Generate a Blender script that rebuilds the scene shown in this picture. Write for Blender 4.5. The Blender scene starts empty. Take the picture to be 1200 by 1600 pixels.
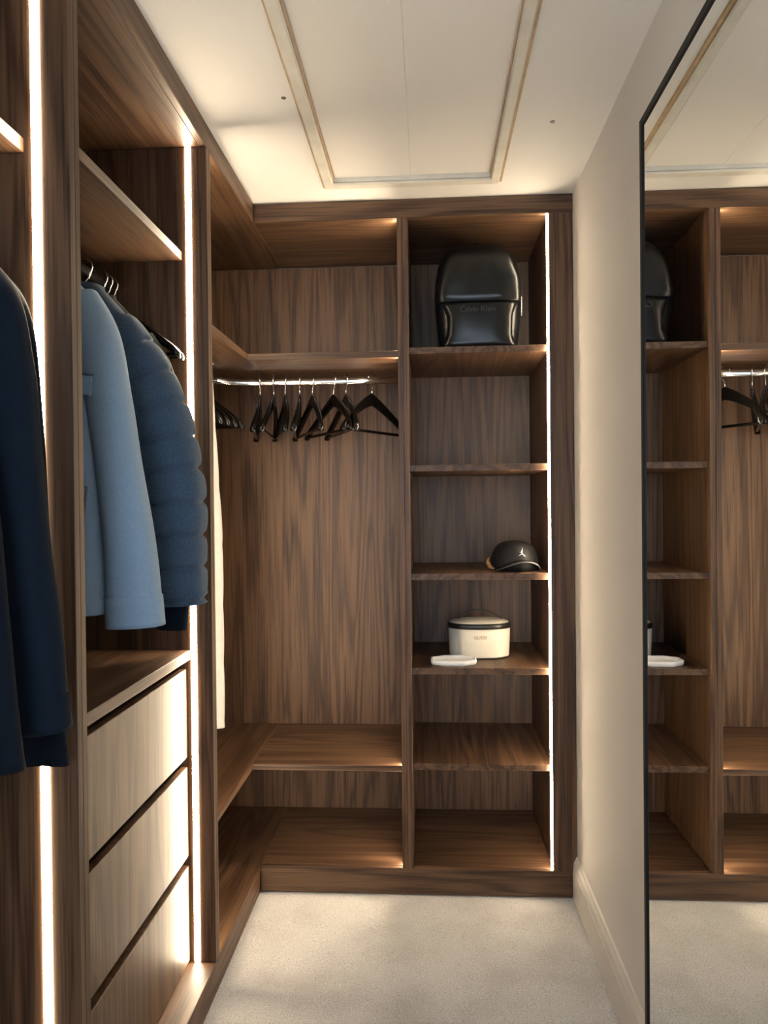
import bpy, bmesh, math, random
from mathutils import Vector, Matrix, noise

# ------------------------------------------------------------------ camera
scene = bpy.context.scene
COL = scene.collection
F_PX, YAW, PITCH, ROLL, EYE = 1165.5, -0.0592, -0.0099, -0.0099, 1.32
cy_, sy_ = math.cos(YAW), math.sin(YAW)
fwd = Vector((sy_ * math.cos(PITCH), cy_ * math.cos(PITCH), math.sin(PITCH)))
rgt = Vector((cy_, -sy_, 0.0))
upv = rgt.cross(fwd)
r2 = rgt * math.cos(ROLL) + upv * math.sin(ROLL)
u2 = upv * math.cos(ROLL) - rgt * math.sin(ROLL)
cam_data = bpy.data.cameras.new('camera')
cam_data.sensor_fit = 'VERTICAL'
cam_data.sensor_height = 36.0
cam_data.lens = F_PX / 1600.0 * 36.0
cam_data.clip_start = 0.02
cam = bpy.data.objects.new('camera', cam_data)
COL.objects.link(cam)
M = Matrix.Identity(4)
for i in range(3):
    M[i][0], M[i][1], M[i][2] = r2[i], u2[i], -fwd[i]
M[2][3] = EYE
cam.matrix_world = M
scene.camera = cam

# ------------------------------------------------------------------ world, daylight, exposure
world = bpy.data.worlds.new('daylight')
scene.world = world
world.use_nodes = True
wb = world.node_tree.nodes['Background']
wb.inputs['Color'].default_value = (0.70, 0.84, 1.0, 1)
wb.inputs['Strength'].default_value = 6.2
pd = bpy.data.lights.new('window_daylight', 'AREA')
pd.shape = 'RECTANGLE'
pd.size, pd.size_y = 1.06, 1.36
pd.cycles.is_portal = True
po = bpy.data.objects.new('window_daylight', pd)
COL.objects.link(po)
po.location = (-0.22, -1.42, 1.45)
po.rotation_euler = (math.radians(90), 0, 0)      # faces +Y, into the room
LED_STRENGTH = 48.0
LED_COLOR = (1.0, 0.80, 0.555)
scene.view_settings.view_transform = 'Standard'
scene.view_settings.look = 'None'
scene.view_settings.gamma = 1.0
scene.view_settings.use_curve_mapping = False
scene.view_settings.exposure = 1.05

# ------------------------------------------------------------------ material helpers
def new_mat(name):
    m = bpy.data.materials.new(name)
    m.use_nodes = True
    nt = m.node_tree
    return m, nt, nt.nodes['Principled BSDF']

def N(nt, kind, **kw):
    n = nt.nodes.new(kind)
    for k, v in kw.items():
        setattr(n, k, v)
    return n

def ramp(nt, stops):
    r = nt.nodes.new('ShaderNodeValToRGB')
    e = r.color_ramp.elements
    while len(e) < len(stops):
        e.new(0.5)
    for el, (p, c) in zip(e, stops):
        el.position = p
        el.color = (c[0], c[1], c[2], 1)
    return r

def set_in(node, name, val):
    node.inputs[name].default_value = val

def simple_mat(name, col, rough=0.5, metal=0.0, spec=0.5, var=0.06, scale=40, bump=0.0, bscale=300, sheen=0.0, coat=0.0):
    m, nt, b = new_mat(name)
    tc = N(nt, 'ShaderNodeTexCoord')
    no = N(nt, 'ShaderNodeTexNoise')
    set_in(no, 'Scale', scale); set_in(no, 'Detail', 4.0)
    nt.links.new(tc.outputs['Object'], no.inputs['Vector'])
    r = ramp(nt, [(0.3, [c * (1 - var) for c in col]), (0.7, [min(1, c * (1 + var)) for c in col])])
    nt.links.new(no.outputs['Fac'], r.inputs['Fac'])
    nt.links.new(r.outputs['Color'], b.inputs['Base Color'])
    set_in(b, 'Roughness', rough); set_in(b, 'Metallic', metal); set_in(b, 'Specular IOR Level', spec)
    if sheen:
        set_in(b, 'Sheen Weight', sheen); set_in(b, 'Sheen Roughness', 0.4)
    if coat:
        set_in(b, 'Coat Weight', coat); set_in(b, 'Coat Roughness', 0.08)
    if bump:
        n2 = N(nt, 'ShaderNodeTexNoise')
        set_in(n2, 'Scale', bscale); set_in(n2, 'Detail', 3.0)
        nt.links.new(tc.outputs['Object'], n2.inputs['Vector'])
        bp = N(nt, 'ShaderNodeBump')
        set_in(bp, 'Strength', bump); set_in(bp, 'Distance', 0.002)
        nt.links.new(n2.outputs['Fac'], bp.inputs['Height'])
        nt.links.new(bp.outputs['Normal'], b.inputs['Normal'])
    return m

def wood_mat(name, axis):
    """walnut-effect board; grain runs along axis (0=x, 1=y, 2=z)"""
    m, nt, b = new_mat(name)
    tc = N(nt, 'ShaderNodeTexCoord')
    oi = N(nt, 'ShaderNodeObjectInfo')
    mul = N(nt, 'ShaderNodeVectorMath', operation='MULTIPLY_ADD')
    nt.links.new(oi.outputs['Random'], mul.inputs[0])
    mul.inputs[1].default_value = (7.3, 5.1, 9.7)
    nt.links.new(tc.outputs['Object'], mul.inputs[2])
    def mapped(along, across):
        mp = N(nt, 'ShaderNodeMapping')
        s = [across] * 3
        s[axis] = along
        mp.inputs['Scale'].default_value = s
        nt.links.new(mul.outputs[0], mp.inputs['Vector'])
        return mp
    def nz(mp, scale, detail, dist=0.0, rough=0.55):
        n = N(nt, 'ShaderNodeTexNoise')
        set_in(n, 'Scale', scale); set_in(n, 'Detail', detail); set_in(n, 'Distortion', dist); set_in(n, 'Roughness', rough)
        nt.links.new(mp.outputs['Vector'], n.inputs['Vector'])
        return n
    # broad cathedral figure: rings cut from a slow field
    slow = nz(mapped(0.07, 1.0), 6.0, 2.0, 0.4)
    mr = N(nt, 'ShaderNodeMath', operation='MULTIPLY'); mr.inputs[1].default_value = 60.0
    nt.links.new(slow.outputs['Fac'], mr.inputs[0])
    fine = nz(mapped(0.03, 1.0), 90.0, 4.0, 0.2)
    ad = N(nt, 'ShaderNodeMath', operation='MULTIPLY_ADD'); ad.inputs[1].default_value = 5.0
    nt.links.new(fine.outputs['Fac'], ad.inputs[0]); nt.links.new(mr.outputs[0], ad.inputs[2])
    sn = N(nt, 'ShaderNodeMath', operation='SINE'); nt.links.new(ad.outputs[0], sn.inputs[0])
    sn2 = N(nt, 'ShaderNodeMath', operation='MULTIPLY_ADD'); sn2.inputs[1].default_value = 0.5; sn2.inputs[2].default_value = 0.5
    nt.links.new(sn.outputs[0], sn2.inputs[0])
    c_ring = ramp(nt, [(0.0, (0.056, 0.028, 0.0145)), (0.35, (0.090, 0.047, 0.0245)), (1.0, (0.117, 0.064, 0.034))])
    nt.links.new(sn2.outputs[0], c_ring.inputs['Fac'])
    # broad tonal bands
    band = nz(mapped(0.05, 1.0), 9.0, 3.0, 0.2)
    c_band = ramp(nt, [(0.30, (0.86, 0.85, 0.84)), (0.55, (1.0, 1.0, 1.0)), (0.75, (1.12, 1.11, 1.10))])
    nt.links.new(band.outputs['Fac'], c_band.inputs['Fac'])
    mx = N(nt, 'ShaderNodeMix', data_type='RGBA', blend_type='MULTIPLY')
    mx.inputs['Factor'].default_value = 1.0
    nt.links.new(c_ring.outputs['Color'], mx.inputs['A']); nt.links.new(c_band.outputs['Color'], mx.inputs['B'])
    # dark pores / fine streaks
    pore = nz(mapped(0.018, 1.0), 260.0, 2.0, 0.0)
    c_pore = ramp(nt, [(0.30, (0.45, 0.42, 0.40)), (0.48, (1, 1, 1)), (0.75, (1.16, 1.14, 1.12))])
    streak = nz(mapped(0.016, 1.0), 170.0, 3.0, 0.1, 0.6)
    c_str = ramp(nt, [(0.28, (0.52, 0.49, 0.47)), (0.42, (0.95, 0.95, 0.95)), (0.70, (1.08, 1.08, 1.07))])
    nt.links.new(streak.outputs['Fac'], c_str.inputs['Fac'])
    mxs = N(nt, 'ShaderNodeMix', data_type='RGBA', blend_type='MULTIPLY'); mxs.inputs['Factor'].default_value = 0.9
    nt.links.new(mx.outputs['Result'], mxs.inputs['A']); nt.links.new(c_str.outputs['Color'], mxs.inputs['B'])
    nt.links.new(pore.outputs['Fac'], c_pore.inputs['Fac'])
    mx2 = N(nt, 'ShaderNodeMix', data_type='RGBA', blend_type='MULTIPLY')
    mx2.inputs['Factor'].default_value = 0.95
    nt.links.new(mxs.outputs['Result'], mx2.inputs['A']); nt.links.new(c_pore.outputs['Color'], mx2.inputs['B'])
    nt.links.new(mx2.outputs['Result'], b.inputs['Base Color'])
    set_in(b, 'Roughness', 0.47); set_in(b, 'Specular IOR Level', 0.36)
    bp = N(nt, 'ShaderNodeBump'); set_in(bp, 'Strength', 0.12); set_in(bp, 'Distance', 0.001)
    nt.links.new(pore.outputs['Fac'], bp.inputs['Height'])
    nt.links.new(bp.outputs['Normal'], b.inputs['Normal'])
    return m

WX, WY, WZ = wood_mat('walnut_grain_x', 0), wood_mat('walnut_grain_y', 1), wood_mat('walnut_grain_z', 2)

def emit_mat(name, col, strength):
    m, nt, b = new_mat(name)
    set_in(b, 'Base Color', (0.9, 0.9, 0.88, 1))
    set_in(b, 'Emission Color', (*col, 1)); set_in(b, 'Emission Strength', strength)
    return m
LED = emit_mat('led_diffuser', LED_COLOR, LED_STRENGTH)

PAINT = simple_mat('ceiling_paint', (0.74, 0.73, 0.70), 0.75, var=0.02, scale=3, bump=0.08, bscale=60)
WALLP = simple_mat('wall_paint', (0.69, 0.655, 0.605), 0.7, var=0.02, scale=3, bump=0.06, bscale=80)
GLOSSP = simple_mat('satin_white_paint', (0.67, 0.635, 0.575), 0.45, var=0.03, scale=8)
HATCHP = simple_mat('hatch_board_paint', (0.74, 0.72, 0.68), 0.6, var=0.02, scale=2)
RAWTIM = simple_mat('raw_pine', (0.46, 0.33, 0.20), 0.7, var=0.15, scale=30)
PRIMED = simple_mat('primed_timber', (0.62, 0.60, 0.53), 0.6, var=0.08, scale=14)
BLACKM = simple_mat('black_metal', (0.006, 0.006, 0.0065), 0.55, spec=0.2, var=0.05)
DARKGAP = simple_mat('dark_channel', (0.02, 0.018, 0.016), 0.6)
CHROME = simple_mat('chrome', (0.82, 0.82, 0.83), 0.17, metal=1.0, var=0.01)
BLACKL = simple_mat('black_lacquer', (0.003, 0.0028, 0.0028), 0.20, spec=0.3, var=0.1)
LEATHER = simple_mat('black_leather', (0.004, 0.0048, 0.0056), 0.29, spec=0.34, var=0.1, bump=0.10, bscale=420)
EMBOSS = simple_mat('embossed_leather', (0.035, 0.035, 0.035), 0.5)
CAPM = simple_mat('cap_cloth', (0.006, 0.006, 0.0065), 0.6, spec=0.3, var=0.1, bump=0.1, bscale=600)
SILVER = simple_mat('silver_print', (0.85, 0.85, 0.84), 0.35, metal=0.1, var=0.02)
TAN = simple_mat('tan_pattern', (0.30, 0.15, 0.05), 0.6, var=0.75, scale=90)
CREAM = simple_mat('cream_grain_leather', (0.70, 0.65, 0.54), 0.5, var=0.03, scale=60, bump=0.15, bscale=500)
BLACKT = simple_mat('black_trim', (0.012, 0.012, 0.012), 0.35)
GOLD = simple_mat('tan_foil', (0.36, 0.24, 0.11), 0.4, metal=0.4)
CERAM = simple_mat('white_stoneware', (0.82, 0.82, 0.80), 0.45, var=0.04, scale=30)
LBLUE = simple_mat('pale_blue_wool', (0.22, 0.32, 0.44), 0.9, var=0.05, scale=160, bump=0.12, bscale=900, sheen=0.04)
LBLUE2 = simple_mat('pale_lining', (0.42, 0.46, 0.50), 0.9, var=0.05)
STITCH = simple_mat('blue_stitch', (0.10, 0.14, 0.19), 0.9)
HEATHER = simple_mat('heathered_blue_wool', (0.040, 0.072, 0.120), 0.95, var=0.4, scale=380, bump=0.3, bscale=800, sheen=0.04)
OLIVE = simple_mat('dark_olive_cloth', (0.030, 0.031, 0.022), 0.9, var=0.12, scale=80, sheen=0.03)
NAVY = simple_mat('navy_cloth', (0.0035, 0.0085, 0.018), 0.95, spec=0.2, var=0.12, scale=50, bump=0.15, bscale=500)
NAVY2 = simple_mat('blue_black_cloth', (0.0028, 0.0060, 0.0125), 0.95, spec=0.2, var=0.12, scale=50, bump=0.2, bscale=400)
GREYF = simple_mat('grey_flap', (0.055, 0.055, 0.05), 0.9)
WQUILT = simple_mat('white_quilted_cloth', (0.33, 0.325, 0.31), 0.85, var=0.03, scale=40)
GREYS = simple_mat('screw_steel', (0.20, 0.19, 0.17), 0.5, metal=0.6)
m_, nt_, b_ = new_mat('mirror_glass')
set_in(b_, 'Base Color', (0.90, 0.92, 0.91, 1)); set_in(b_, 'Metallic', 1.0); set_in(b_, 'Roughness', 0.0)
MIRROR = m_
m_, nt_, b_ = new_mat('window_glass')
tr_ = N(nt_, 'ShaderNodeBsdfTransparent'); gl_ = N(nt_, 'ShaderNodeBsdfGlossy'); ms_ = N(nt_, 'ShaderNodeMixShader')
set_in(gl_, 'Roughness', 0.02); ms_.inputs[0].default_value = 0.06
nt_.links.new(tr_.outputs[0], ms_.inputs[1]); nt_.links.new(gl_.outputs[0], ms_.inputs[2])
nt_.links.new(ms_.outputs[0], nt_.nodes['Material Output'].inputs['Surface'])
GLASS = m_

# carpet
m_, nt_, b_ = new_mat('carpet')
tc_ = N(nt_, 'ShaderNodeTexCoord')
a_ = N(nt_, 'ShaderNodeTexNoise'); set_in(a_, 'Scale', 4.5); set_in(a_, 'Detail', 4.0)
c_ = N(nt_, 'ShaderNodeTexNoise'); set_in(c_, 'Scale', 330.0); set_in(c_, 'Detail', 2.0)
for q in (a_, c_):
    nt_.links.new(tc_.outputs['Object'], q.inputs['Vector'])
ra_ = ramp(nt_, [(0.30, (0.56, 0.54, 0.51)), (0.52, (0.68, 0.665, 0.64)), (0.75, (0.73, 0.715, 0.69))])
rc_ = ramp(nt_, [(0.30, (0.58, 0.57, 0.56)), (0.62, (1.10, 1.10, 1.10))])
nt_.links.new(a_.outputs['Fac'], ra_.inputs['Fac']); nt_.links.new(c_.outputs['Fac'], rc_.inputs['Fac'])
mx_ = N(nt_, 'ShaderNodeMix', data_type='RGBA', blend_type='MULTIPLY'); mx_.inputs['Factor'].default_value = 1.0
nt_.links.new(ra_.outputs['Color'], mx_.inputs['A']); nt_.links.new(rc_.outputs['Color'], mx_.inputs['B'])
nt_.links.new(mx_.outputs['Result'], b_.inputs['Base Color'])
set_in(b_, 'Roughness', 0.95); set_in(b_, 'Specular IOR Level', 0.1); set_in(b_, 'Sheen Weight', 0.2)
bp_ = N(nt_, 'ShaderNodeBump'); set_in(bp_, 'Strength', 0.7); set_in(bp_, 'Distance', 0.006)
nt_.links.new(c_.outputs['Fac'], bp_.inputs['Height']); nt_.links.new(bp_.outputs['Normal'], b_.inputs['Normal'])
CARPET = m_

# ------------------------------------------------------------------ mesh helpers
def link_mesh(name, me, mat, parent=None, smooth=False):
    if smooth:
        for p in me.polygons:
            p.use_smooth = True
    if mat is not None and not me.materials:
        me.materials.append(mat)
    o = bpy.data.objects.new(name, me)
    COL.objects.link(o)
    o.parent = parent
    return o

def from_bm(name, bm, mat, parent=None, smooth=False):
    bmesh.ops.recalc_face_normals(bm, faces=bm.faces)
    me = bpy.data.meshes.new(name)
    bm.to_mesh(me); bm.free()
    return link_mesh(name, me, mat, parent, smooth)

def bm_box(x0, x1, y0, y1, z0, z1, bev=0.0012, bm=None):
    t = bmesh.new()
    vs = [t.verts.new((x, y, z)) for x in (x0, x1) for y in (y0, y1) for z in (z0, z1)]
    for f in ((0, 1, 3, 2), (4, 6, 7, 5), (0, 4, 5, 1), (2, 3, 7, 6), (0, 2, 6, 4), (1, 5, 7, 3)):
        t.faces.new([vs[i] for i in f])
    bmesh.ops.recalc_face_normals(t, faces=t.faces)
    if bev:
        bmesh.ops.bevel(t, geom=t.edges[:], offset=bev, segments=1, affect='EDGES')
    if bm is None:
        return t
    me = bpy.data.meshes.new('tmp'); t.to_mesh(me); t.free(); bm.from_mesh(me); bpy.data.meshes.remove(me)
    return bm

def box(name, x0, x1, y0, y1, z0, z1, mat, parent=None, bev=0.0012):
    """a board; x, y, z in world metres; parent empties sit at their base and are subtracted"""
    if parent is not None:
        l = parent.location
        x0, x1, y0, y1, z0, z1 = x0 - l.x, x1 - l.x, y0 - l.y, y1 - l.y, z0 - l.z, z1 - l.z
    return from_bm(name, bm_box(x0, x1, y0, y1, z0, z1, bev), mat, parent)

def thing(name, label, cat, loc=(0, 0, 0), rotz=0.0, group=None):
    o = bpy.data.objects.new(name, None)
    COL.objects.link(o)
    o.empty_display_size = 0.05
    o.location = loc
    o.rotation_euler = (0, 0, rotz)
    o['label'] = label; o['category'] = cat
    if group:
        o['group'] = group
    return o

def tag(o, label, cat, group=None):
    o['label'] = label; o['category'] = cat
    if group:
        o['group'] = group
    return o

def struct(o, label, cat):
    o['kind'] = 'structure'; o['label'] = label; o['category'] = cat
    return o

def bm_loft(rings, bm=None, cap0=True, cap1=True, closed=True):
    bm = bm or bmesh.new()
    vr = [[bm.verts.new(p) for p in r] for r in rings]
    n = len(rings[0])
    for a, b in zip(vr[:-1], vr[1:]):
        for i in range(n if closed else n - 1):
            j = (i + 1) % n
            bm.faces.new((a[i], a[j], b[j], b[i]))
    if cap0:
        bm.faces.new(vr[0])
    if cap1:
        bm.faces.new(vr[-1])
    return bm

def bm_tube(path, rad, n=8, bm=None, flat=1.0):
    """tube along a 3-D path; rad a number or list; flat scales one axis"""
    path = [Vector(p) for p in path]
    rads = rad if isinstance(rad, (list, tuple)) else [rad] * len(path)
    rings = []
    prev = None
    for i, p in enumerate(path):
        t = (path[min(i + 1, len(path) - 1)] - path[max(i - 1, 0)]).normalized()
        if prev is None:
            ref = Vector((0, 0, 1)) if abs(t.z) < 0.9 else Vector((0, 1, 0))
            a = t.cross(ref).normalized()
        else:
            a = (prev - t * prev.dot(t)).normalized()
        prev = a
        b = t.cross(a)
        rings.append([p + a * (math.cos(2 * math.pi * k / n) * rads[i] * flat) + b * (math.sin(2 * math.pi * k / n) * rads[i]) for k in range(n)])
    return bm_loft(rings, bm)

def sgnpow(v, e):
    return math.copysign(abs(v) ** e, v)

def superring(cx, cy, z, hx, hy, n=32, e=0.7):
    return [Vector((cx + hx * sgnpow(math.cos(2 * math.pi * k / n), e), cy + hy * sgnpow(math.sin(2 * math.pi * k / n), e), z)) for k in range(n)]

# ------------------------------------------------------------------ dimensions (metres)
XL, XW, YF, YB, ZC = -0.583, 0.487, 2.510, 3.008, 2.3445
XBACK = -1.150                    # face of the left-hand back boards
ZF, ZP = 2.281, 0.089             # underside of the top fascia, top of the plinth
Y0 = 0.40                         # near end of the left wardrobes
A0, A1, A2 = 1.199, 1.217, 1.235  # the two boards between near and middle bay
B0, B1, B2 = 1.970, 1.988, 2.006  # the two boards between middle bay and corner
D0, D1, D2 = -0.097, -0.0785, -0.060  # the two boards dividing the end wall
XS = 0.407                        # inner face of the right-hand upright
YREAR = -1.40

# ------------------------------------------------------------------ the setting
bm = bmesh.new()
nx, ny = 190, 500
gx0, gx1, gy0, gy1 = -1.17, 0.50, YREAR, 3.03
grid = []
for j in range(ny + 1):
    row = []
    for i in range(nx + 1):
        x = gx0 + (gx1 - gx0) * i / nx; y = gy0 + (gy1 - gy0) * j / ny
        z = 0.0016 * noise.noise((x * 60, y * 60, 0)) + 0.0016 * noise.noise((x * 14, y * 14, 3.1))
        row.append(bm.verts.new((x, y, z - 0.003)))
    grid.append(row)
for j in range(ny):
    for i in range(nx):
        bm.faces.new((grid[j][i], grid[j][i + 1], grid[j + 1][i + 1], grid[j + 1][i]))
struct(from_bm('floor', bm, CARPET, smooth=True), 'pale grey short pile carpet covering the closet floor', 'carpet')

HX0, HX1, HY0, HY1 = -0.326, 0.241, 0.95, 2.386       # loft hatch, outside of its frame
bm = bmesh.new()
for a in ((-1.20, HX0 + 0.03, YREAR - 0.1, 3.1), (HX1 - 0.03, 0.60, YREAR - 0.1, 3.1), (HX0 + 0.03, HX1 - 0.03, YREAR - 0.1, HY0 + 0.03), (HX0 + 0.03, HX1 - 0.03, HY1 - 0.03, 3.1)):
    bm_box(a[0], a[1], a[2], a[3], ZC, ZC + 0.08, 0, bm)
ceil = struct(from_bm('ceiling', bm, PAINT), 'off white painted ceiling with an opening for the loft hatch', 'ceiling')
for x, y in ((0.343, 2.038), (-0.353, 1.867)):
    b = bmesh.new()
    bm_loft([[Vector((x + r * math.cos(k * math.pi / 6), y + r * math.sin(k * math.pi / 6), z)) for k in range(12)] for r, z in ((0.0065, ZC), (0.0055, ZC - 0.0015), (0.002, ZC - 0.001))], b)
    from_bm('screw_head', b, GREYS, ceil)
struct(box('wall_right', XW, XW + 0.1, YREAR - 0.1, 3.1, -0.05, ZC, WALLP, bev=0), 'warm off white painted wall behind the tall mirror', 'wall')
struct(box('wall_back', -1.20, XW, 3.03, 3.1, -0.05, ZC, WALLP, bev=0), 'plain wall behind the end shelving', 'wall')
struct(box('wall_left', -1.27, -1.17, YREAR - 0.1, 3.1, -0.05, ZC, WALLP, bev=0), 'plain wall behind the left wardrobes', 'wall')
wx0, wx1, wz0, wz1 = -0.75, 0.31, 0.77, 2.13
bm = bmesh.new()
for a in ((-1.17, wx0, -0.05, ZC), (wx1, XW, -0.05, ZC), (wx0, wx1, -0.05, wz0), (wx0, wx1, wz1, ZC)):
    bm_box(a[0], a[1], YREAR - 0.1, YREAR, a[2], a[3], 0, bm)
struct(from_bm('wall_rear', bm, WALLP), 'painted wall with the window behind the viewer', 'wall')
bm = bmesh.new()
for a in ((wx0, wx0 + 0.05, wz0, wz1), (wx1 - 0.05, wx1, wz0, wz1), (wx0 + 0.05, wx1 - 0.05, wz0, wz0 + 0.05), (wx0 + 0.05, wx1 - 0.05, wz1 - 0.05, wz1), ((wx0 + wx1) / 2 - 0.025, (wx0 + wx1) / 2 + 0.025, wz0 + 0.05, wz1 - 0.05)):
    bm_box(a[0], a[1], YREAR - 0.09, YREAR - 0.04, a[2], a[3], 0.002, bm)
win = struct(from_bm('window_1', bm, GLOSSP), 'white framed window in the wall behind the viewer', 'window')
for xa, xb in ((wx0 + 0.05, (wx0 + wx1) / 2 - 0.025), ((wx0 + wx1) / 2 + 0.025, wx1 - 0.05)):
    box('pane', xa, xb, YREAR - 0.067, YREAR - 0.063, wz0 + 0.05, wz1 - 0.05, GLASS, win, 0)

# skirting board with a moulded top
prof = [(0.0, 0.0), (-0.016, 0.0), (-0.016, 0.100), (-0.0135, 0.104), (-0.0145, 0.110), (-0.012, 0.122), (-0.007, 0.130), (-0.0055, 0.137), (0.0, 0.140)]
bm = bm_loft([[Vector((XW + px, y, pz)) for px, pz in prof] for y in (YREAR, YF - 0.001)])
struct(from_bm('baseboard_right', bm, GLOSSP), 'off white moulded skirting board along the mirror wall', 'skirting board')

# loft hatch
hat = thing('loft_hatch', 'white boarded loft hatch in a raw edged timber frame on the ceiling', 'hatch', ((HX0 + HX1) / 2, (HY0 + HY1) / 2, ZC))
fw = 0.040
for (x0, x1, y0, y1) in ((HX0, HX0 + fw, HY0, HY1), (HX1 - fw, HX1, HY0, HY1), (HX0 + fw, HX1 - fw, HY0, HY0 + fw), (HX0 + fw, HX1 - fw, HY1 - fw, HY1)):
    lng = (y1 - y0) > (x1 - x0)
    box('frame_backing', x0, x1, y0, y1, ZC - 0.008, ZC + 0.05, RAWTIM if lng else PRIMED, hat, 0.001)
    if lng:
        s = 1 if x0 < 0 else -1
        xa, xb = (x0 + 0.006, x1 - 0.003) if s > 0 else (x0 + 0.003, x1 - 0.009)
        box('frame_bar', xa, xb, y0 + 0.006, y1 - 0.006, ZC - 0.017, ZC - 0.0075, PRIMED, hat, 0.004)
    else:
        box('frame_bar', x0 - 0.02, x1 + 0.02, y0 + 0.0005, y1 - 0.0025, ZC - 0.0165, ZC - 0.0075, PRIMED, hat, 0.004)
xm = -0.045
box('hatch_board', HX0 + fw + 0.002, xm, HY0 + fw, HY1 - fw, ZC + 0.004, ZC + 0.02, HATCHP, hat, 0.0015)
box('hatch_board', xm, HX1 - fw - 0.002, HY0 + fw, HY1 - fw, ZC + 0.0045, ZC + 0.02, HATCHP, hat, 0.0015)

# fascia and plinth boards
struct(box('trim_1', XL - 0.018, XL, Y0, 3.0, ZF, ZC, WY), 'dark walnut fascia board above the left wardrobes', 'fascia board')
struct(box('trim_2', XL + 0.0005, XW - 0.001, YF, YF + 0.018, ZF, ZC - 0.001, WX), 'dark walnut fascia board above the end shelving', 'fascia board')
struct(box('trim_3', XL - 0.020, XL - 0.002, Y0, 3.0, 0, ZP - 0.018, WY), 'dark walnut plinth under the left wardrobes', 'plinth')
struct(box('trim_4', XL, XW - 0.017, YF + 0.001, YF + 0.018, 0, ZP, WX), 'dark walnut plinth under the end shelving', 'plinth')

# ------------------------------------------------------------------ wardrobes on the left
def oval_rail(name, path, parent, ry=0.0075, rz=0.013):
    path = [Vector(p) for p in path]
    rings = []
    for i, p in enumerate(path):
        t = (path[min(i + 1, len(path) - 1)] - path[max(i - 1, 0)]); t.z = 0; t.normalize()
        a = Vector((t.y, -t.x, 0))
        rings.append([p - parent.location + a * (ry * math.cos(2 * math.pi * k / 16)) + Vector((0, 0, rz * math.sin(2 * math.pi * k / 16))) for k in range(16)])
    return from_bm(name, bm_loft(rings), CHROME, parent, True)

XR = -0.84                        # clothes rails in the left wardrobes
def led_on_panel(parent, x, y, z0, z1):
    box('led_strip', x - 0.0075, x + 0.0075, y - 0.0015, y + 0.004, z0, z1, LED, parent, 0)

near = thing('open_wardrobe', 'nearest open walnut wardrobe bay holding dark navy coats', 'wardrobe', (-0.867, (Y0 + A1) / 2, 0))
box('side_panel', XBACK, XL, Y0, Y0 + 0.018, ZP - 0.018, ZF, WZ, near)
box('side_panel', XBACK, XL, A0, A1, ZP - 0.018, ZF, WZ, near)
box('back_panel', XBACK - 0.016, XBACK, Y0, A1, 0.02, ZF, WZ, near)
box('base_board', XBACK, XL, Y0 + 0.018, A0, ZP - 0.018, ZP, WY, near)
box('top_board', XBACK, XL - 0.018, Y0 + 0.018, A0, ZF, ZF + 0.018, WY, near)
box('shelf', XBACK, -0.660, Y0 + 0.018, A0, 1.906, 1.930, WY, near)
led_on_panel(near, -0.639, A0, ZP + 0.002, ZF - 0.002)
oval_rail('clothes_rail', [(XR, Y0 + 0.018, 1.83), (XR, A0, 1.83)], near)

mid = thing('drawer_wardrobe', 'middle walnut wardrobe bay with three drawers and a hanging space', 'wardrobe', (-0.867, (A1 + B1) / 2, 0))
box('side_panel', XBACK, XL, A1, A2, ZP, ZF, WZ, mid)
box('side_panel', XBACK, XL, B0, B1, ZP, ZF, WZ, mid)
box('back_panel', XBACK - 0.016, XBACK, A1, B1, 0.02, ZF, WZ, mid)
box('base_board', XBACK, XL, A1, B1, ZP - 0.018, ZP, WY, mid)
box('top_board', XBACK, XL - 0.018, A2, B0, ZF, ZF + 0.018, WY, mid)
box('shelf', XBACK, -0.652, A2, B0, 1.979, 2.002, WY, mid)
box('drawer_top', XBACK, -0.643, A2, B0, 0.908, 0.934, WY, mid)
led_on_panel(mid, -0.633, B0, ZP + 0.002, ZF - 0.002)
oval_rail('clothes_rail', [(XR, A2, 1.905), (XR, B0, 1.905)], mid)
for z0, z1 in ((0.645, 0.884), (0.378, 0.620), (0.096, 0.353)):
    d = box('drawer', -1.13, -0.671, A2 + 0.012, B0 - 0.012, z0 + 0.015, z1 - 0.045, DARKGAP, mid, 0.001)
    f = box('drawer_front', -0.671 - mid.location.x, -0.653 - mid.location.x, A2 + 0.002 - mid.location.y, B0 - 0.004 - mid.location.y, z0, z1, WZ, None, 0.0012)
    f.parent = d

cor = thing('corner_wardrobe', 'walnut corner wardrobe with an L shaped shelf and curved chrome rail', 'wardrobe', (-0.60, 2.50, 0))
box('side_panel', XBACK, XL, B1, B2, ZP, ZF, WZ, cor)
box('side_panel', D0, D1, YF, YB, ZP, ZF, WZ, cor)
box('back_panel', XBACK - 0.016, XBACK, B1, YB, 0.02, ZF, WZ, cor)
box('back_panel', XBACK, D0, YB, YB + 0.016, 0.02, ZF, WZ, cor)
box('base_board', XBACK, XL, B1, YB, ZP - 0.018, ZP, WY, cor)
box('base_board', XL, D0, YF + 0.018, YB, ZP - 0.018, ZP, WX, cor)
box('top_board', XBACK, XL - 0.018, B2, YB, ZF, ZF + 0.018, WY, cor)
box('top_board', XL - 0.016, D0, YF + 0.018, YB, ZF + 0.0015, ZF + 0.0195, WX, cor)
for z0, z1 in ((0.411, 0.431), (1.818, 1.841)):
    box('shelf', XBACK, -0.612, B2, YB, z0, z1, WY, cor)
    box('shelf', -0.612, D0, YF + 0.018, YB, z0, z1, WX, cor)
box('led_strip', D0 - 0.0003, D0 + 0.004, YF + 0.020, YF + 0.040, ZP + 0.002, ZF - 0.002, LED, cor, 0)
box('led_strip', -0.6275, -0.6125, B2 - 0.004, B2 + 0.005, ZP + 0.002, ZF - 0.002, LED, cor, 0.001)
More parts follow.
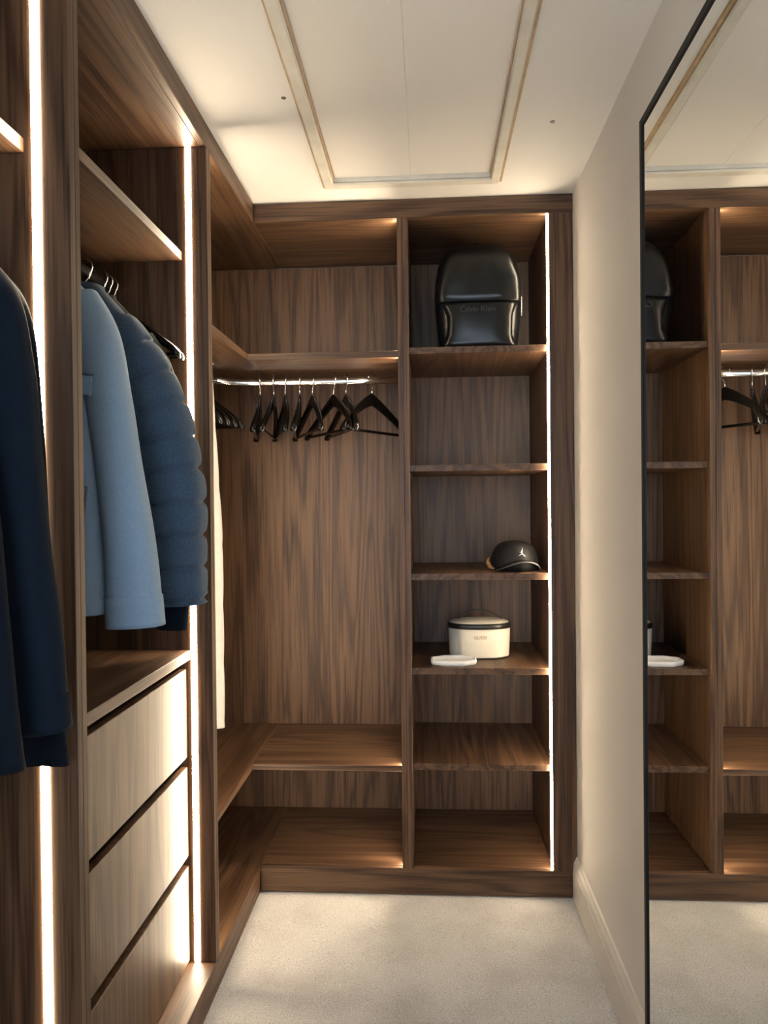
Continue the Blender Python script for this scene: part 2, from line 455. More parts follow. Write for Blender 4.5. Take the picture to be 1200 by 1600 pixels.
YR3, ZR3, XC = 2.758, 1.780, -0.815
path = [(D0, YR3, ZR3), (-0.35, YR3, ZR3)]
for k in range(13):
    a = math.radians(90 * k / 12)
    path.append((-0.615 - 0.20 * math.sin(a), YR3 - 0.20 + 0.20 * math.cos(a), ZR3))
path += [(XC, 2.3, ZR3), (XC, B2, ZR3)]
oval_rail('clothes_rail', path, cor)

shf = thing('shelving_unit', 'tall narrow walnut shelving unit with five shelves beside the white wall', 'shelving unit', (0.2, 2.76, 0))
box('side_panel', D1, D2, YF, YB, ZP, ZF, WZ, shf)
box('side_panel', XS, XS + 0.018, YF + 0.018, YB, ZP, ZF, WZ, shf)
box('stile', XS, XW - 0.002, YF, YF + 0.018, ZP, ZF, WZ, shf)
box('back_panel', D1, XS + 0.018, YB, YB + 0.016, 0.02, ZF, WZ, shf)
box('base_board', D2, XS, YF + 0.018, YB, ZP - 0.018, ZP, WX, shf)
box('top_board', D2, XS, YF + 0.018, YB, ZF, ZF + 0.018, WX, shf)
SHELF_Z = (1.850, 1.453, 1.085, 0.765, 0.440)
for z in SHELF_Z:
    box('shelf', D2, XS, YF + 0.016, YB, z - 0.022, z, WY, shf)
    
box('led_strip', XS - 0.006, XS + 0.004, YF + 0.005, YF + 0.016, ZP + 0.002, ZF - 0.002, LED, shf, 0.001)

# ------------------------------------------------------------------ mirror
mir = thing('wall_mirror', 'tall mirror with a thin black frame against the right wall', 'mirror', (0.45, 0.95, 0.0))
my0, my1, mz1 = 0.30, 1.534, 2.084
fwid = 0.016
for (a, b, c, d) in ((my0, my0 + fwid, 0.0, mz1), (my1 - fwid, my1, 0.0, mz1), (my0 + fwid, my1 - fwid, 0.0, fwid), (my0 + fwid, my1 - fwid, mz1 - fwid, mz1)):
    box('frame_bar', 0.430, 0.469, a, b, c, d, BLACKM, mir, 0.001)
box('glass', 0.433, 0.438, my0 + fwid, my1 - fwid, fwid, mz1 - fwid, MIRROR, mir, 0)
box('backing', 0.4385, 0.468, my0 + fwid, my1 - fwid, fwid, mz1 - fwid, BLACKM, mir, 0)

# ------------------------------------------------------------------ hangers
def hanger_meshes(half=0.21, drop=0.135, stem=0.0):
    # hook
    pts = []
    for k in range(15):
        a = math.radians(-35 + 215 * (1 - k / 14.0))          # left tip over the top to the right
        pts.append((0.021 * math.cos(a), 0, 0.0 + 0.021 * math.sin(a)))
    pts += [(0.012, 0, -0.026), (0.003, 0, -0.036), (0.0, 0, -0.046), (0.0, 0, -0.062 - stem)]
    hook = bm_tube(pts, 0.0021, 6)
    mh = bpy.data.meshes.new('hook'); bmesh.ops.recalc_face_normals(hook, faces=hook.faces); hook.to_mesh(mh); hook.free()
    mh.materials.append(CHROME)
    # shoulders: tapering, drooping, rounded profile
    rings = []
    n = 25
    for i in range(n):
        u = -1 + 2 * i / (n - 1)
        s = abs(u)
        x = half * u
        top = -0.054 - stem - drop * (0.55 * s + 0.45 * s ** 1.6) + (0.0 if s < 0.93 else -(s - 0.93) * 0.10)
        tall = 0.026 * (1 - s) ** 1.2 + 0.022 if s < 0.97 else 0.016
        hw = 0.0065 + 0.0045 * s
        y = -0.022 * s * s
        ring = []
        for k in range(12):
            c, q = math.cos(2 * math.pi * k / 12), math.sin(2 * math.pi * k / 12)
            ring.append(Vector((x, y + hw * sgnpow(c, 0.7), top - tall / 2 + tall / 2 * sgnpow(q, 0.7))))
        rings.append(ring)
    sb = bm_loft(rings)
    # the underside is open like a real hanger: notch near each tip
    ms = bpy.data.meshes.new('shoulders'); bmesh.ops.recalc_face_normals(sb, faces=sb.faces); sb.to_mesh(ms); sb.free()
    ms.materials.append(BLACKL)
    for p in ms.polygons: p.use_smooth = True
    for p in mh.polygons: p.use_smooth = True
    bb = bm_tube([(-half * 0.95, -0.02, -0.054 - stem - drop - 0.012), (half * 0.95, -0.02, -0.054 - stem - drop - 0.012)], 0.0055, 10)
    mb = bpy.data.meshes.new('trouser_bar'); bmesh.ops.recalc_face_normals(bb, faces=bb.faces); bb.to_mesh(mb); bb.free()
    mb.materials.append(BLACKL)
    return mh, ms, mb
HM = hanger_meshes()
HG = hanger_meshes(0.135, 0.11, 0.03)

def hanger(label, loc, rotz, group, inside=False):
    t = thing('clothes_hanger', label, 'hanger', (loc[0], loc[1], loc[2] - 0.006), rotz, group)
    for nm, me in zip(('hook', 'shoulders', 'trouser_bar'), HG if inside else HM):
        o = bpy.data.objects.new(nm, me); COL.objects.link(o); o.parent = t
    return t

ordinal = ('first', 'second', 'third', 'fourth', 'fifth', 'sixth', 'seventh', 'eighth')
back_h = [(-0.623, 0.20), (-0.571, 0.09), (-0.528, 0.28), (-0.473, 0.16), (-0.426, 0.38), (-0.347, 0.52), (-0.300, 0.37), (-0.204, -0.52)]
for i, (x, s) in enumerate(back_h):
    # rail runs along x: a hanger square to it points along y; s is the sine of its twist
    ang = -(math.pi / 2 - math.asin(s)) if s > 0 else math.pi / 2 - math.asin(-s)
    lab = ['black wooden hanger at the corner end of the back rail, %s from the left' % ordinal[i],
           'narrow looking black hanger turned edge on, second from the left on the back rail',
           'black wooden hanger third from the left on the back rail',
           'black wooden hanger fourth from the left on the back rail, nearly edge on',
           'black wooden hanger fifth from the left on the back rail',
           'wide looking black hanger sixth from the left on the back rail',
           'black wooden hanger seventh from the left on the back rail, partly behind its neighbour',
           'black wooden hanger at the right end of the back rail beside the divider'][i]
    hanger(lab, (x, YR3, ZR3 + 0.013), ang, 'black hangers on the back rail')
for i, (y, rz) in enumerate(((2.42, -0.5), (2.455, -0.4), (2.49, -0.3), (2.525, -0.2))):
    hanger('black hanger tip in the corner past the white hanging cloth, %s from the front' % ordinal[i], (XC, y, ZR3 + 0.013), rz, 'black hangers deep in the corner')
for i, y in enumerate((1.915, 1.948)):
    hanger('empty black hanger behind the hanging jackets, %s the lit panel' % ('a little away from' if i == 0 else 'right against'), (XR, y, 1.918), -0.06 - 0.03 * i, 'empty hangers behind the jackets')

# ------------------------------------------------------------------ garments
def garment(name, label, cat, loc, mats, body, sleeve, cuff=None, rotz=0.0, n=56, fold=0.006, quilt=0.0, qstep=0.07, seed=1, collar=True, hem=None, sy=-0.004):
    """body: (z, half width, half depth); sleeve: (x, z, rx, ry) from shoulder to wrist; z from the rail down"""
    t = thing(name, label, cat, loc, rotz, None)
    rnd = random.Random(seed)
    ph = [rnd.uniform(0, 6.28) for _ in range(6)]
    zt, zb = body[0][0], body[-1][0]
    def seam(d):
        e = abs((d / qstep + 0.5) % 1.0 - 0.5) * qstep
        return math.exp(-(e / 0.016) ** 2)
    def qprof(d):
        e = abs((d / qstep + 0.5) % 1.0 - 0.5) * qstep
        return 1.04 - quilt * math.exp(-(e / 0.0065) ** 2) - 0.35 * quilt * math.exp(-(e / 0.02) ** 2)
    def interp(tab, z):
        for a, b in zip(tab[:-1], tab[1:]):
            if b[0] <= z <= a[0]:
                u = (a[0] - z) / (a[0] - b[0]); 
                return [p + (q - p) * u for p, q in zip(a, b)]
        return list(tab[-1])
    rings = []
    m = 150 if quilt else 44
    zs = [zt + (zb - zt) * (i / m) for i in range(m + 1)]
    def bring(z, grow=1.0, dz=0.0):
        _, w, d = interp(body, z)
        amt = max(0.0, min(1.0, (zt - z - 0.1) / 0.35))
        q = 1.0
        if quilt:
            q = qprof(zt - z)
        r = []
        for k in range(n):
            a = 2 * math.pi * k / n
            x = w * sgnpow(math.cos(a), 0.62); y = d * q * sgnpow(math.sin(a), 0.75)
            f = fold * amt * (math.sin(7 * x / 0.2 * 2 + ph[0] + z * 2) + 0.6 * math.sin(23 * x + ph[1] - z * 5))
            f += 0.35 * fold * noise.noise((x * 14, y * 14 + seed, z * 11))
            r.append(Vector((x * grow, (y + f) * grow, z + dz + (0.006 * math.sin(x * 17 + ph[2]) * amt if z == zb else 0))))
        return r
    for z in zs:
        rings.append(bring(z))
    inner = [bring(zb, 0.93, 0.004), bring(zb, 0.88, 0.06)]
    from_bm('body', bm_loft(rings + inner, cap0=True, cap1=True), mats[0], t, True)
    if hem:
        rr = [bring(zb + hem, 1.01), bring(zb + hem - 0.002, 1.022), bring(zb + 0.001, 1.022), bring(zb - 0.0, 0.99)]
        from_bm('hem_band', bm_loft(rr, cap0=False, cap1=False), mats[1], t, True)
    # sleeves
    def sleeve_rings(side, tab, grow=1.0, steps=10, ns=28, taper_in=True):
        pts = []
        for i in range((len(tab) - 1) * steps + 1):
            j = min(i // steps, len(tab) - 2); u = i / steps - j
            p0 = tab[max(j - 1, 0)]; p1 = tab[j]; p2 = tab[j + 1]; p3 = tab[min(j + 2, len(tab) - 1)]
            pts.append([0.5 * ((2 * b) + (c - a) * u + (2 * a - 5 * b + 4 * c - d) * u * u + (3 * b - a - 3 * c + d) * u ** 3) for a, b, c, d in zip(p0, p1, p2, p3)])
        out = []
        L = 0.0
        for i, (x, z, rx, ry) in enumerate(pts):
            q0, q1 = pts[max(i - 1, 0)], pts[min(i + 1, len(pts) - 1)]
            tx, tz = q1[0] - q0[0], q1[1] - q0[1]
            l = math.hypot(tx, tz) or 1
            ax, az = -tz / l, tx / l
            if i: L += math.hypot(x - pts[i - 1][0], z - pts[i - 1][1])
            qf = qprof(L) if quilt else 1.0; nr = seam(L) if quilt else 0.0
            r = []
            for k in range(ns):
                a = 2 * math.pi * k / ns
                c, s_ = sgnpow(math.cos(a), 0.85), sgnpow(math.sin(a), 0.85)
                wob = 1 + (fold * 7) * noise.noise((math.cos(a) * 1.2 + seed, math.sin(a) * 1.2, z * 9)) + (0.10 * nr * noise.noise((math.cos(a) * 5 + seed, math.sin(a) * 5, L * 7)) if quilt else 0)
                r.append(Vector((side * (x + ax * c * rx * qf * grow * wob), sy + s_ * ry * qf * grow * wob, z + az * c * rx * grow)))
            out.append(r)
        return out
    for side in (1, -1):
        sr = sleeve_rings(side, sleeve, steps=36 if quilt else 10)
        last = sr[-1]
        cen = sum(last, Vector()) / len(last)
        inn = [[cen + (p - cen) * 0.9 + Vector((0, 0, 0.002)) for p in last], [cen + (p - cen) * 0.85 + Vector((0, 0, 0.05)) for p in last]]
        from_bm('sleeve', bm_loft(sr + inn), mats[0], t, True)
        if cuff:
            k0 = max(0, len(sr) - 1 - cuff)
            seg = sr[k0:]
            def grow_(r, g, dz=0.0):
                c = sum(r, Vector()) / len(r)
                return [c + Vector(((p - c).x * g, (p - c).y * g, (p - c).z)) + Vector((0, 0, dz)) for p in r]
            cr = [grow_(seg[0], 1.0, 0.0015)] + [grow_(r, 1.045) for r in seg] + [grow_(seg[-1], 0.95, 0.001)]
            from_bm('cuff', bm_loft(cr, cap0=False, cap1=False), mats[1], t, True)
    if collar:
        z0 = zt - 0.01
        w, d = body[0][1] * 0.95, body[0][2] * 1.05
        cr = [superring(0, 0.004, z0 - 0.035, w * 1.5, d * 1.25, 24, 0.85), superring(0, 0.004, z0 + 0.0, w * 1.12, d * 1.15, 24, 0.85), superring(0, 0.008, z0 + 0.018, w * 1.0, d * 1.05, 24, 0.85), superring(0, 0.008, z0 + 0.016, w * 0.86, d * 0.86, 24, 0.85), superring(0, 0.006, z0 - 0.03, w * 0.8, d * 0.8, 24, 0.85)]
        from_bm('collar', bm_loft(cr, cap0=False, cap1=False), mats[2 if len(mats) > 2 else 0], t, True)
    return t

def patch(name, pts, y, thick, mat, parent, bev=0.0015):
    """flat sewn-on piece, outline in (x, z), facing -y"""
    b = bmesh.new()
    a = [b.verts.new((x, y, z)) for x, z in pts]
    f = b.faces.new(a)
    r = bmesh.ops.extrude_face_region(b, geom=[f])
    for v in r['geom']:
        if isinstance(v, bmesh.types.BMVert):
            v.co.y += thick
    bmesh.ops.recalc_face_normals(b, faces=b.faces)
    if bev:
        bmesh.ops.bevel(b, geom=b.edges[:], offset=bev, segments=2, affect='EDGES')
    return from_bm(name, b, mat, parent)

RM, RN = 1.905, 1.83
Z = lambda z, r=RM: z - r
# pale blue overshirt
g = garment('overshirt', 'pale blue wool overshirt with flap pocket, front of the middle bay', 'jacket', (XR, 1.52, RM), (LBLUE, LBLUE, LBLUE),
            [(Z(1.845), 0.050, 0.040), (Z(1.80), 0.105, 0.048), (Z(1.75), 0.152, 0.053), (Z(1.70), 0.172, 0.056), (Z(1.55), 0.172, 0.060), (Z(1.3), 0.174, 0.060), (Z(1.105), 0.176, 0.058)],
            [(0.118, Z(1.745), 0.046, 0.044), (0.158, Z(1.67), 0.047, 0.048), (0.182, Z(1.55), 0.045, 0.048), (0.203, Z(1.40), 0.046, 0.047), (0.226, Z(1.22), 0.052, 0.045), (0.233, Z(1.074), 0.0575, 0.042)],
            cuff=5, fold=0.004, seed=3, hem=0.028, sy=-0.012)
patch('pocket_flap', [(0.06, Z(1.597)), (0.172, Z(1.582)), (0.169, Z(1.543)), (0.11, Z(1.556)), (0.06, Z(1.548))], -0.0675, 0.006, LBLUE, g)
patch('chest_seam', [(0.06, Z(1.600)), (0.175, Z(1.586)), (0.175, Z(1.584)), (0.06, Z(1.598))], -0.064, 0.004, STITCH, g, 0)
patch('pocket_welt', [(0.085, Z(1.365)), (0.158, Z(1.363)), (0.140, Z(1.21)), (0.137, Z(1.21)), (0.154, Z(1.360)), (0.085, Z(1.362))], -0.063, 0.004, STITCH, g, 0)
hanger('black hanger inside the pale blue overshirt', (XR, 1.52, RM + 0.013), 0.0, 'hangers carrying the jackets', inside=True)
# heathered puffer
g = garment('puffer_jacket', 'heathered slate blue quilted jacket bulging over the lit panel', 'jacket', (XR, 1.795, RM), (HEATHER, HEATHER, HEATHER),
            [(Z(1.858), 0.045, 0.040), (Z(1.825), 0.075, 0.050), (Z(1.77), 0.125, 0.058), (Z(1.70), 0.170, 0.062), (Z(1.58), 0.185, 0.066), (Z(1.3), 0.185, 0.068), (Z(1.12), 0.180, 0.064)],
            [(0.080, Z(1.765), 0.052, 0.050), (0.140, Z(1.665), 0.062, 0.060), (0.190, Z(1.54), 0.068, 0.066), (0.224, Z(1.36), 0.069, 0.066), (0.233, Z(1.20), 0.061, 0.062), (0.238, Z(1.082), 0.056, 0.055)],
            cuff=11, fold=0.010, quilt=0.13, qstep=0.078, seed=8)
hanger('black hanger inside the heathered slate blue jacket', (XR, 1.795, RM + 0.013), 0.0, 'hangers carrying the jackets', inside=True)
# dark jacket behind it
g = garment('dark_jacket', 'dark olive jacket squeezed behind the heathered slate blue jacket', 'jacket', (XR, 1.882, RM), (OLIVE, NAVY, OLIVE),
            [(Z(1.858), 0.040, 0.020), (Z(1.81), 0.085, 0.022), (Z(1.755), 0.138, 0.023), (Z(1.68), 0.172, 0.024), (Z(1.5), 0.178, 0.024), (Z(1.13), 0.178, 0.022)],
            [(0.105, Z(1.745), 0.040, 0.022), (0.150, Z(1.66), 0.042, 0.022), (0.175, Z(1.5), 0.045, 0.022), (0.188, Z(1.25), 0.045, 0.022), (0.180, Z(1.005), 0.038, 0.021)],
            cuff=4, fold=0.003, seed=5)
hanger('black hanger inside the dark olive jacket', (XR, 1.882, RM + 0.013), 0.0, 'hangers carrying the jackets', inside=True)
# navy coats in the near bay
R_ = lambda z: z - RN
garment('navy_coat', 'dark navy coat with a long sleeve hanging just before the first lit panel', 'coat', (XR, 1.088, RN), (NAVY, NAVY, NAVY),
        [(R_(1.775), 0.050, 0.028), (R_(1.735), 0.110, 0.032), (R_(1.70), 0.165, 0.034), (R_(1.66), 0.195, 0.036), (R_(1.5), 0.200, 0.036), (R_(1.2), 0.200, 0.036), (R_(1.02), 0.205, 0.034)],
        [(0.140, R_(1.685), 0.036, 0.034), (0.185, R_(1.63), 0.044, 0.036), (0.204, R_(1.52), 0.047, 0.037), (0.214, R_(1.36), 0.050, 0.036), (0.236, R_(1.15), 0.050, 0.034), (0.2495, R_(0.985), 0.0505, 0.032)],
        cuff=4, fold=0.009, seed=12)
hanger('black hanger inside the dark navy coat by the first lit panel', (XR, 1.088, RN + 0.013), 0.0, 'hangers carrying the navy coats', inside=True)
garment('long_coat', 'long blue black coat hem showing below the navy sleeve by the lit panel', 'coat', (XR, 1.160, RN), (NAVY2, NAVY2, NAVY2),
        [(R_(1.77), 0.050, 0.020), (R_(1.73), 0.105, 0.022), (R_(1.68), 0.165, 0.024), (R_(1.5), 0.200, 0.025), (R_(1.2), 0.235, 0.026), (R_(0.903), 0.262, 0.024)],
        [(0.130, R_(1.68), 0.036, 0.022), (0.170, R_(1.62), 0.040, 0.024), (0.185, R_(1.45), 0.042, 0.024), (0.195, R_(1.2), 0.042, 0.024), (0.20, R_(1.02), 0.040, 0.022)],
        cuff=3, fold=0.004, seed=21)
hanger('black hanger inside the long blue black coat', (XR, 1.160, RN + 0.013), 0.0, 'hangers carrying the navy coats', inside=True)
g = garment('open_coat', 'leftmost blue black coat with a straight front edge, cut by the picture side', 'coat', (XR, 0.998, RN), (NAVY2, NAVY2, NAVY2),
        [(R_(1.765), 0.050, 0.026), (R_(1.72), 0.110, 0.030), (R_(1.66), 0.170, 0.034), (R_(1.5), 0.214, 0.034), (R_(1.3), 0.250, 0.034), (R_(0.955), 0.283, 0.032)],
        [(0.120, R_(1.67), 0.034, 0.028), (0.160, R_(1.60), 0.038, 0.030), (0.180, R_(1.42), 0.042, 0.030), (0.195, R_(1.2), 0.042, 0.030), (0.20, R_(1.0), 0.040, 0.030)],
        cuff=3, fold=0.006, seed=31, sy=0.004)
patch('pocket_flap', [(0.15, R_(1.515)), (0.226, R_(1.505)), (0.230, R_(1.474)), (0.15, R_(1.482))], -0.043, 0.006, GREYF, g)
hanger('black hanger inside the leftmost blue black coat', (XR, 0.998, RN + 0.013), 0.0, 'hangers carrying the navy coats', inside=True)

# white quilted length on a chrome clip hanger, just past the panel
t = thing('hanging_cloth', 'long white quilted cloth hanging on a chrome clip hanger in the corner', 'garment', (XC, 2.270, ZR3))
rings = []
for i in range(101):
    z = -0.060 - 1.085 * i / 100
    u = i / 100
    w = 0.155 + 0.026 * min(1, u * 2.2)
    q = 0.50 + 0.50 * abs(math.sin(math.pi * (u + 0.02) / 0.167)) ** 0.4
    rings.append(superring(0, 0, z, w * (0.97 + 0.03 * q), 0.018 * q + 0.006 * min(1, u * 3), 32, 0.6))
from_bm('quilted_cloth', bm_loft(rings), WQUILT, t, True)
from_bm('clip_bar', bm_tube([(-0.152, 0, -0.028), (-0.147, 0, -0.05), (0.147, 0, -0.05), (0.152, 0, -0.028)], 0.003, 8), CHROME, t, True)
for s in (-1, 1):
    b = bm_box(s * 0.149 - 0.006, s * 0.149 + 0.006, -0.010, 0.010, -0.075, -0.045, 0.002)
    bm_loft([superring(s * 0.154, 0, -0.020 + dz, r, r, 10, 1.0) for dz, r in ((-0.006, 0.001), (-0.004, 0.005), (0, 0.0062), (0.004, 0.005), (0.006, 0.001))], b)
    from_bm('clip', b, CHROME, t)
pts = []
for k in range(15):
    a = math.radians(-35 + 215 * (1 - k / 14.0)); pts.append((0.021 * math.cos(a), 0, 0.007 + 0.021 * math.sin(a)))
pts += [(0.012, 0, -0.02), (0.0, 0, -0.03), (0.0, 0, -0.050)]
from_bm('hook', bm_tube(pts, 0.0021, 6), CHROME, t, True)

# ------------------------------------------------------------------ lettering
def lettering(name, text, width, mat, parent, loc, depth=0.0006, rot=(math.pi / 2, 0, 0), bend=None):
    cu = bpy.data.curves.new(name, 'FONT')
    cu.body = text; cu.align_x = 'CENTER'; cu.align_y = 'CENTER'; cu.extrude = depth / 2; cu.resolution_u = 3
    tmp = bpy.data.objects.new(name, cu); COL.objects.link(tmp)
    dg = bpy.context.evaluated_depsgraph_get(); dg.update()
    me = bpy.data.meshes.new_from_object(tmp.evaluated_get(dg))
    bpy.data.objects.remove(tmp)
    xs = [v.co.x for v in me.vertices]
    s = width / (max(xs) - min(xs)); c = (max(xs) + min(xs)) / 2
    for v in me.vertices:
        v.co = Vector(((v.co.x - c) * s, v.co.y * s, v.co.z))
        if bend:
            v.co.z -= bend(v.co.x)
    me.materials.clear()
    o = link_mesh(name, me, mat, parent)
    o.location = loc; o.rotation_euler = rot
    return o

# ------------------------------------------------------------------ backpack
bp = thing('backpack', 'black leather backpack with a front pocket on the top shelf', 'backpack', (0.180, 2.645, 1.850), 0.0)
rings = []
for z, hx, hy, yo, e in ((0.000, 0.118, 0.070, 0.0, 0.55), (0.004, 0.130, 0.082, 0.0, 0.55), (0.03, 0.137, 0.088, 0, 0.55), (0.09, 0.143, 0.092, 0, 0.55), (0.15, 0.149, 0.094, -0.002, 0.58), (0.19, 0.150, 0.094, -0.003, 0.6),
                        (0.24, 0.148, 0.090, 0.0, 0.62), (0.29, 0.140, 0.082, 0.004, 0.65), (0.33, 0.126, 0.070, 0.009, 0.68), (0.357, 0.108, 0.056, 0.014, 0.7), (0.374, 0.084, 0.040, 0.018, 0.72), (0.381, 0.050, 0.022, 0.02, 0.75)):
    rings.append([v for v in superring(0, yo, z, hx, hy, 48, e)])
from_bm('body', bm_loft(rings), LEATHER, bp, True)
# upper front panel, falling over the pocket
rings = []
for z, hx, y in ((0.1565, 0.138, -0.1030), (0.158, 0.1415, -0.1055), (0.18, 0.1425, -0.1060), (0.21, 0.141, -0.1055), (0.235, 0.138, -0.104), (0.26, 0.132, -0.100), (0.30, 0.120, -0.090), (0.335, 0.103, -0.076), (0.358, 0.084, -0.058)):
    rings.append([v + Vector((0.004 * noise.noise((v.x * 18, v.y * 18, v.z * 22)), 0.005 * noise.noise((v.x * 16 + 5, v.y * 16, v.z * 20)), 0)) for v in superring(0, y / 2, z, hx, -y / 2, 48, 0.5)])
from_bm('front_panel', bm_loft(rings), LEATHER, bp, True)
rings = []
for z, hx, y in ((0.001, 0.122, -0.090), (0.005, 0.130, -0.100), (0.02, 0.122, -0.101), (0.045, 0.114, -0.104), (0.08, 0.112, -0.107), (0.11, 0.116, -0.1055), (0.14, 0.126, -0.1030), (0.156, 0.132, -0.100)):
    rings.append([v + Vector((0.004 * noise.noise((v.x * 18, v.y * 18, v.z * 22)), 0.005 * noise.noise((v.x * 16 + 5, v.y * 16, v.z * 20)), 0)) for v in superring(0, y / 2, z, hx, -y / 2, 48, 0.5)])
from_bm('front_pocket', bm_loft(rings), LEATHER, bp, True)
arc = []
for k in range(33):
    a = math.pi * k / 32
    arc.append((0.1475 * sgnpow(math.cos(a), 0.75), 0.006 + 0.012 * math.sin(a), 0.185 + 0.199 * math.sin(a) ** 0.9))
zp = from_bm('zip', bm_tube(arc, 0.0028, 6), BLACKT, bp, True)
b = bm_box(0.1495, 0.1545, -0.002, 0.010, 0.178, 0.196, 0.0015)
bm_box(0.1520, 0.1545, 0.000, 0.005, 0.128, 0.182, 0.0008, b)
bm_box(0.1530, 0.1550, 0.009, 0.013, 0.140, 0.184, 0.0008, b)
from_bm('zip_puller', b, SILVER, bp)
from_bm('carry_handle', bm_tube([(-0.04, 0.045, 0.374), (-0.032, 0.05, 0.392), (0, 0.052, 0.398), (0.032, 0.05, 0.392), (0.04, 0.045, 0.374)], 0.0055, 8, flat=1.0), LEATHER, bp, True)
for s in (-1, 1):
    from_bm('shoulder_strap', bm_tube([(s * 0.05, 0.07, 0.355), (s * 0.062, 0.112, 0.31), (s * 0.075, 0.124, 0.2), (s * 0.085, 0.116, 0.09), (s * 0.095, 0.088, 0.03)], [0.012, 0.016, 0.018, 0.014, 0.008], 10), LEATHER, bp, True)
lettering('lettering', 'Calvin Klein', 0.118, EMBOSS, bp, (-0.006, -0.1072, 0.127), 0.0012, rot=(math.radians(90), 0, 0))

# ------------------------------------------------------------------ cap
cp = thing('baseball_cap', 'black baseball cap with a small silver emblem on the middle shelf', 'cap', (0.303, 2.665, 1.085), 0.16)
rings = []
for k in range(13):
    a = math.radians(90 * k / 12)
    h = 0.020 + 0.083 * math.sin(a) ** 0.95
    r = max(0.004, math.cos(a) ** 0.62)
    rings.append([Vector((0.083 * r * math.cos(t_), 0.094 * r * math.sin(t_) - 0.004 * math.sin(a), h)) for t_ in [2 * math.pi * q / 36 for q in range(36)]])
low = [[Vector((0.082 * math.cos(t_), 0.093 * math.sin(t_), 0.001)) for t_ in [2 * math.pi * q / 36 for q in range(36)]]]
crown = from_bm('crown', bm_loft(low + rings), CAPM, cp, True)
# arched visor
bm = bmesh.new()
top, bot = [], []
for j in range(9):
    v = j / 8
    ra, rb = [], []
    for i in range(25):
        u = -1 + 2 * i / 24
        x = 0.076 * u
        yi = -0.094 * math.sqrt(max(0, 1 - (x / 0.083) ** 2)) + 0.004
        yo = yi - 0.050 * math.sqrt(max(0.0, 1 - abs(u) ** 3.0)) - 0.002
        y = yi + (yo - yi) * v
        zz = 0.004 + 0.036 * (1 - u * u) ** 0.9 - 0.004 * v + 0.002
        ra.append(bm.verts.new((x, y, zz))); rb.append(bm.verts.new((x, y, zz - 0.003)))
    top.append(ra); bot.append(rb)
for g_, flip in ((top, 0), (bot, 1)):
    for j in range(8):
        for i in range(24):
            bm.faces.new((g_[j][i], g_[j][i + 1], g_[j + 1][i + 1], g_[j + 1][i]))
for i in range(24):
    bm.faces.new((top[8][i], top[8][i + 1], bot[8][i + 1], bot[8][i])); bm.faces.new((top[0][i], top[0][i + 1], bot[0][i + 1], bot[0][i]))
for j in range(8):
    bm.faces.new((top[j][0], top[j + 1][0], bot[j + 1][0], bot[j][0])); bm.faces.new((top[j][24], top[j + 1][24], bot[j + 1][24], bot[j][24]))
from_bm('visor', bm, CAPM, cp, True)
from_bm('visor_edge', bm_tube([(0.076 * u, -0.094 * math.sqrt(max(0, 1 - (0.076 * u / 0.083) ** 2)) + 0.002 - 0.050 * math.sqrt(max(0.0, 1 - abs(u) ** 3.0)), 0.0015 + 0.036 * (1 - u * u) ** 0.9) for u in [-1 + 2 * i / 24 for i in range(25)]], 0.0024, 6), simple_mat('visor_edge_highlight', (0.10, 0.10, 0.10), 0.4), cp, True)  # rim in lighter grey: the highlight along the visor edge, painted as colour
from_bm('top_button', bm_loft([superring(0, -0.004, 0.100 + dz, r, r, 12, 1.0) for dz, r in ((0, 0.007), (0.003, 0.007), (0.005, 0.003))]), CAPM, cp, True)
# emblem: a leaping figure, limbs spread, ball held high
b = bmesh.new()
def limb(pts, w):
    path = [Vector((x, -0.0005, z)) for x, z in pts]
    bm_tube(path, w, 6, b)
limb([(0.000, 0.004), (0.0015, 0.010), (0.0028, 0.016)], [0.0017, 0.0011, 0.0008])
limb([(0.0, 0.004), (-0.004, 0.002), (-0.008, 0.0035)], [0.0014, 0.0009, 0.0006])
limb([(0.000, 0.005), (-0.0005, -0.002)], [0.0016, 0.0018])
limb([(0.0, -0.002), (0.005, -0.007), (0.011, -0.0115)], [0.0017, 0.0014, 0.0010])
limb([(0.0, -0.002), (-0.006, -0.005), (-0.012, -0.009)], [0.0016, 0.0011, 0.0009])
bm_loft([superring(-0.0015, -0.0005, 0.0078 + dz, r, r, 8, 1.0) for dz, r in ((-0.0014, 0.0004), (0, 0.0015), (0.0014, 0.0004))], b)
bm_loft([superring(0.0034, -0.0005, 0.0178 + dz, r, r, 8, 1.0) for dz, r in ((-0.0013, 0.0004), (0, 0.0013), (0.0013, 0.0004))], b)
em = from_bm('emblem', b, SILVER, cp, True)
em.location = (0.002, -0.0905, 0.064); em.rotation_euler = (math.radians(-20), 0, 0)
# patterned strap at the back left
b = bm_tube([(-0.080, -0.030, 0.006), (-0.092, -0.018, 0.014), (-0.097, 0.0, 0.028), (-0.090, 0.014, 0.040), (-0.082, 0.02, 0.044)], [0.004, 0.008, 0.010, 0.008, 0.004], 8, flat=0.5)
from_bm('back_strap', b, TAN, cp, True)['label'] = 'tan patterned strap'

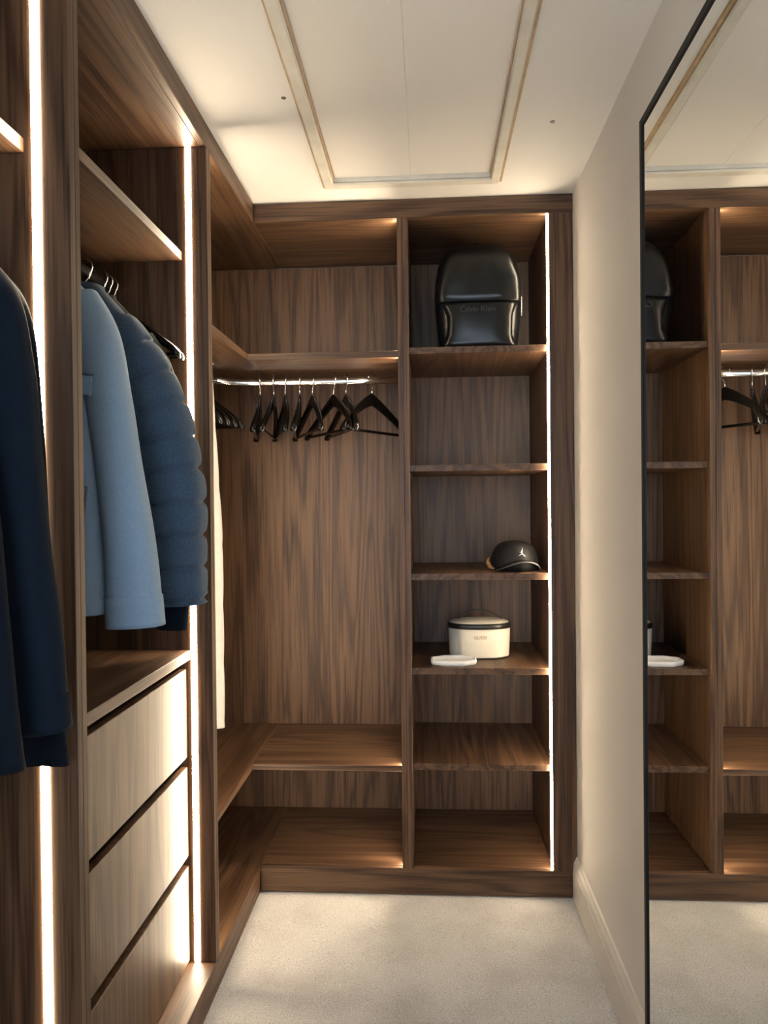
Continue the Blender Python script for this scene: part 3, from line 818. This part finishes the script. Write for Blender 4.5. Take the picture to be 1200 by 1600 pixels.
# ------------------------------------------------------------------ vanity case
vc = thing('vanity_case', 'cream oval vanity case with black zip trim on the fourth shelf', 'case', (0.181, 2.735, 0.765), 0.05)
def oval(z, hx, hy): return superring(0, 0, z, hx, hy, 48, 0.85)
from_bm('body', bm_loft([oval(0.002, 0.104, 0.070), oval(0.003, 0.1065, 0.0725), oval(0.01, 0.108, 0.074), oval(0.06, 0.1105, 0.076), oval(0.108, 0.112, 0.077)]), CREAM, vc, True)
from_bm('bottom_piping', bm_loft([oval(0.0, 0.105, 0.071), oval(0.002, 0.1075, 0.0735), oval(0.006, 0.1075, 0.0735), oval(0.007, 0.104, 0.07)]), BLACKT, vc, True)
from_bm('zip_band', bm_loft([oval(0.107, 0.111, 0.076), oval(0.108, 0.1145, 0.0795), oval(0.122, 0.1145, 0.0795), oval(0.126, 0.110, 0.075)]), BLACKT, vc, True)
from_bm('lid', bm_loft([oval(0.120, 0.110, 0.075), oval(0.127, 0.106, 0.071), oval(0.132, 0.095, 0.061), oval(0.136, 0.070, 0.042), oval(0.1375, 0.03, 0.018)]), CREAM, vc, True)
from_bm('handle', bm_tube([(-0.078, 0.0, 0.128), (-0.072, 0.0, 0.141), (-0.05, 0, 0.158), (-0.015, 0, 0.168), (0.02, 0, 0.167), (0.05, 0, 0.157), (0.076, 0, 0.142), (0.088, 0, 0.126)], 0.0030, 8), BLACKT, vc, True)
lettering('lettering', 'GUESS', 0.046, GOLD, vc, (-0.004, -0.0776, 0.078), 0.0008, bend=lambda x: -0.0 + x * x * 0.6)

# ------------------------------------------------------------------ trinket tray
tr = thing('trinket_tray', 'small white wavy edged tray in front of the cream case', 'tray', (0.083, 2.600, 0.765))
def tray_ring(s, z):
    out = []
    for k in range(48):
        a = 2 * math.pi * k / 48 + 0.1
        r = 1 - 0.085 * (0.5 + 0.5 * math.cos(8 * a)) ** 1.0
        out.append(Vector((0.084 * s * r * math.cos(a), 0.058 * s * r * math.sin(a), z)))
    return out
from_bm('dish', bm_loft([tray_ring(0.93, 0.0), tray_ring(0.97, 0.002), tray_ring(1.0, 0.010), tray_ring(1.0, 0.0165), tray_ring(0.975, 0.0185), tray_ring(0.92, 0.0175), tray_ring(0.88, 0.009), tray_ring(0.80, 0.007)]), CERAM, tr, True)
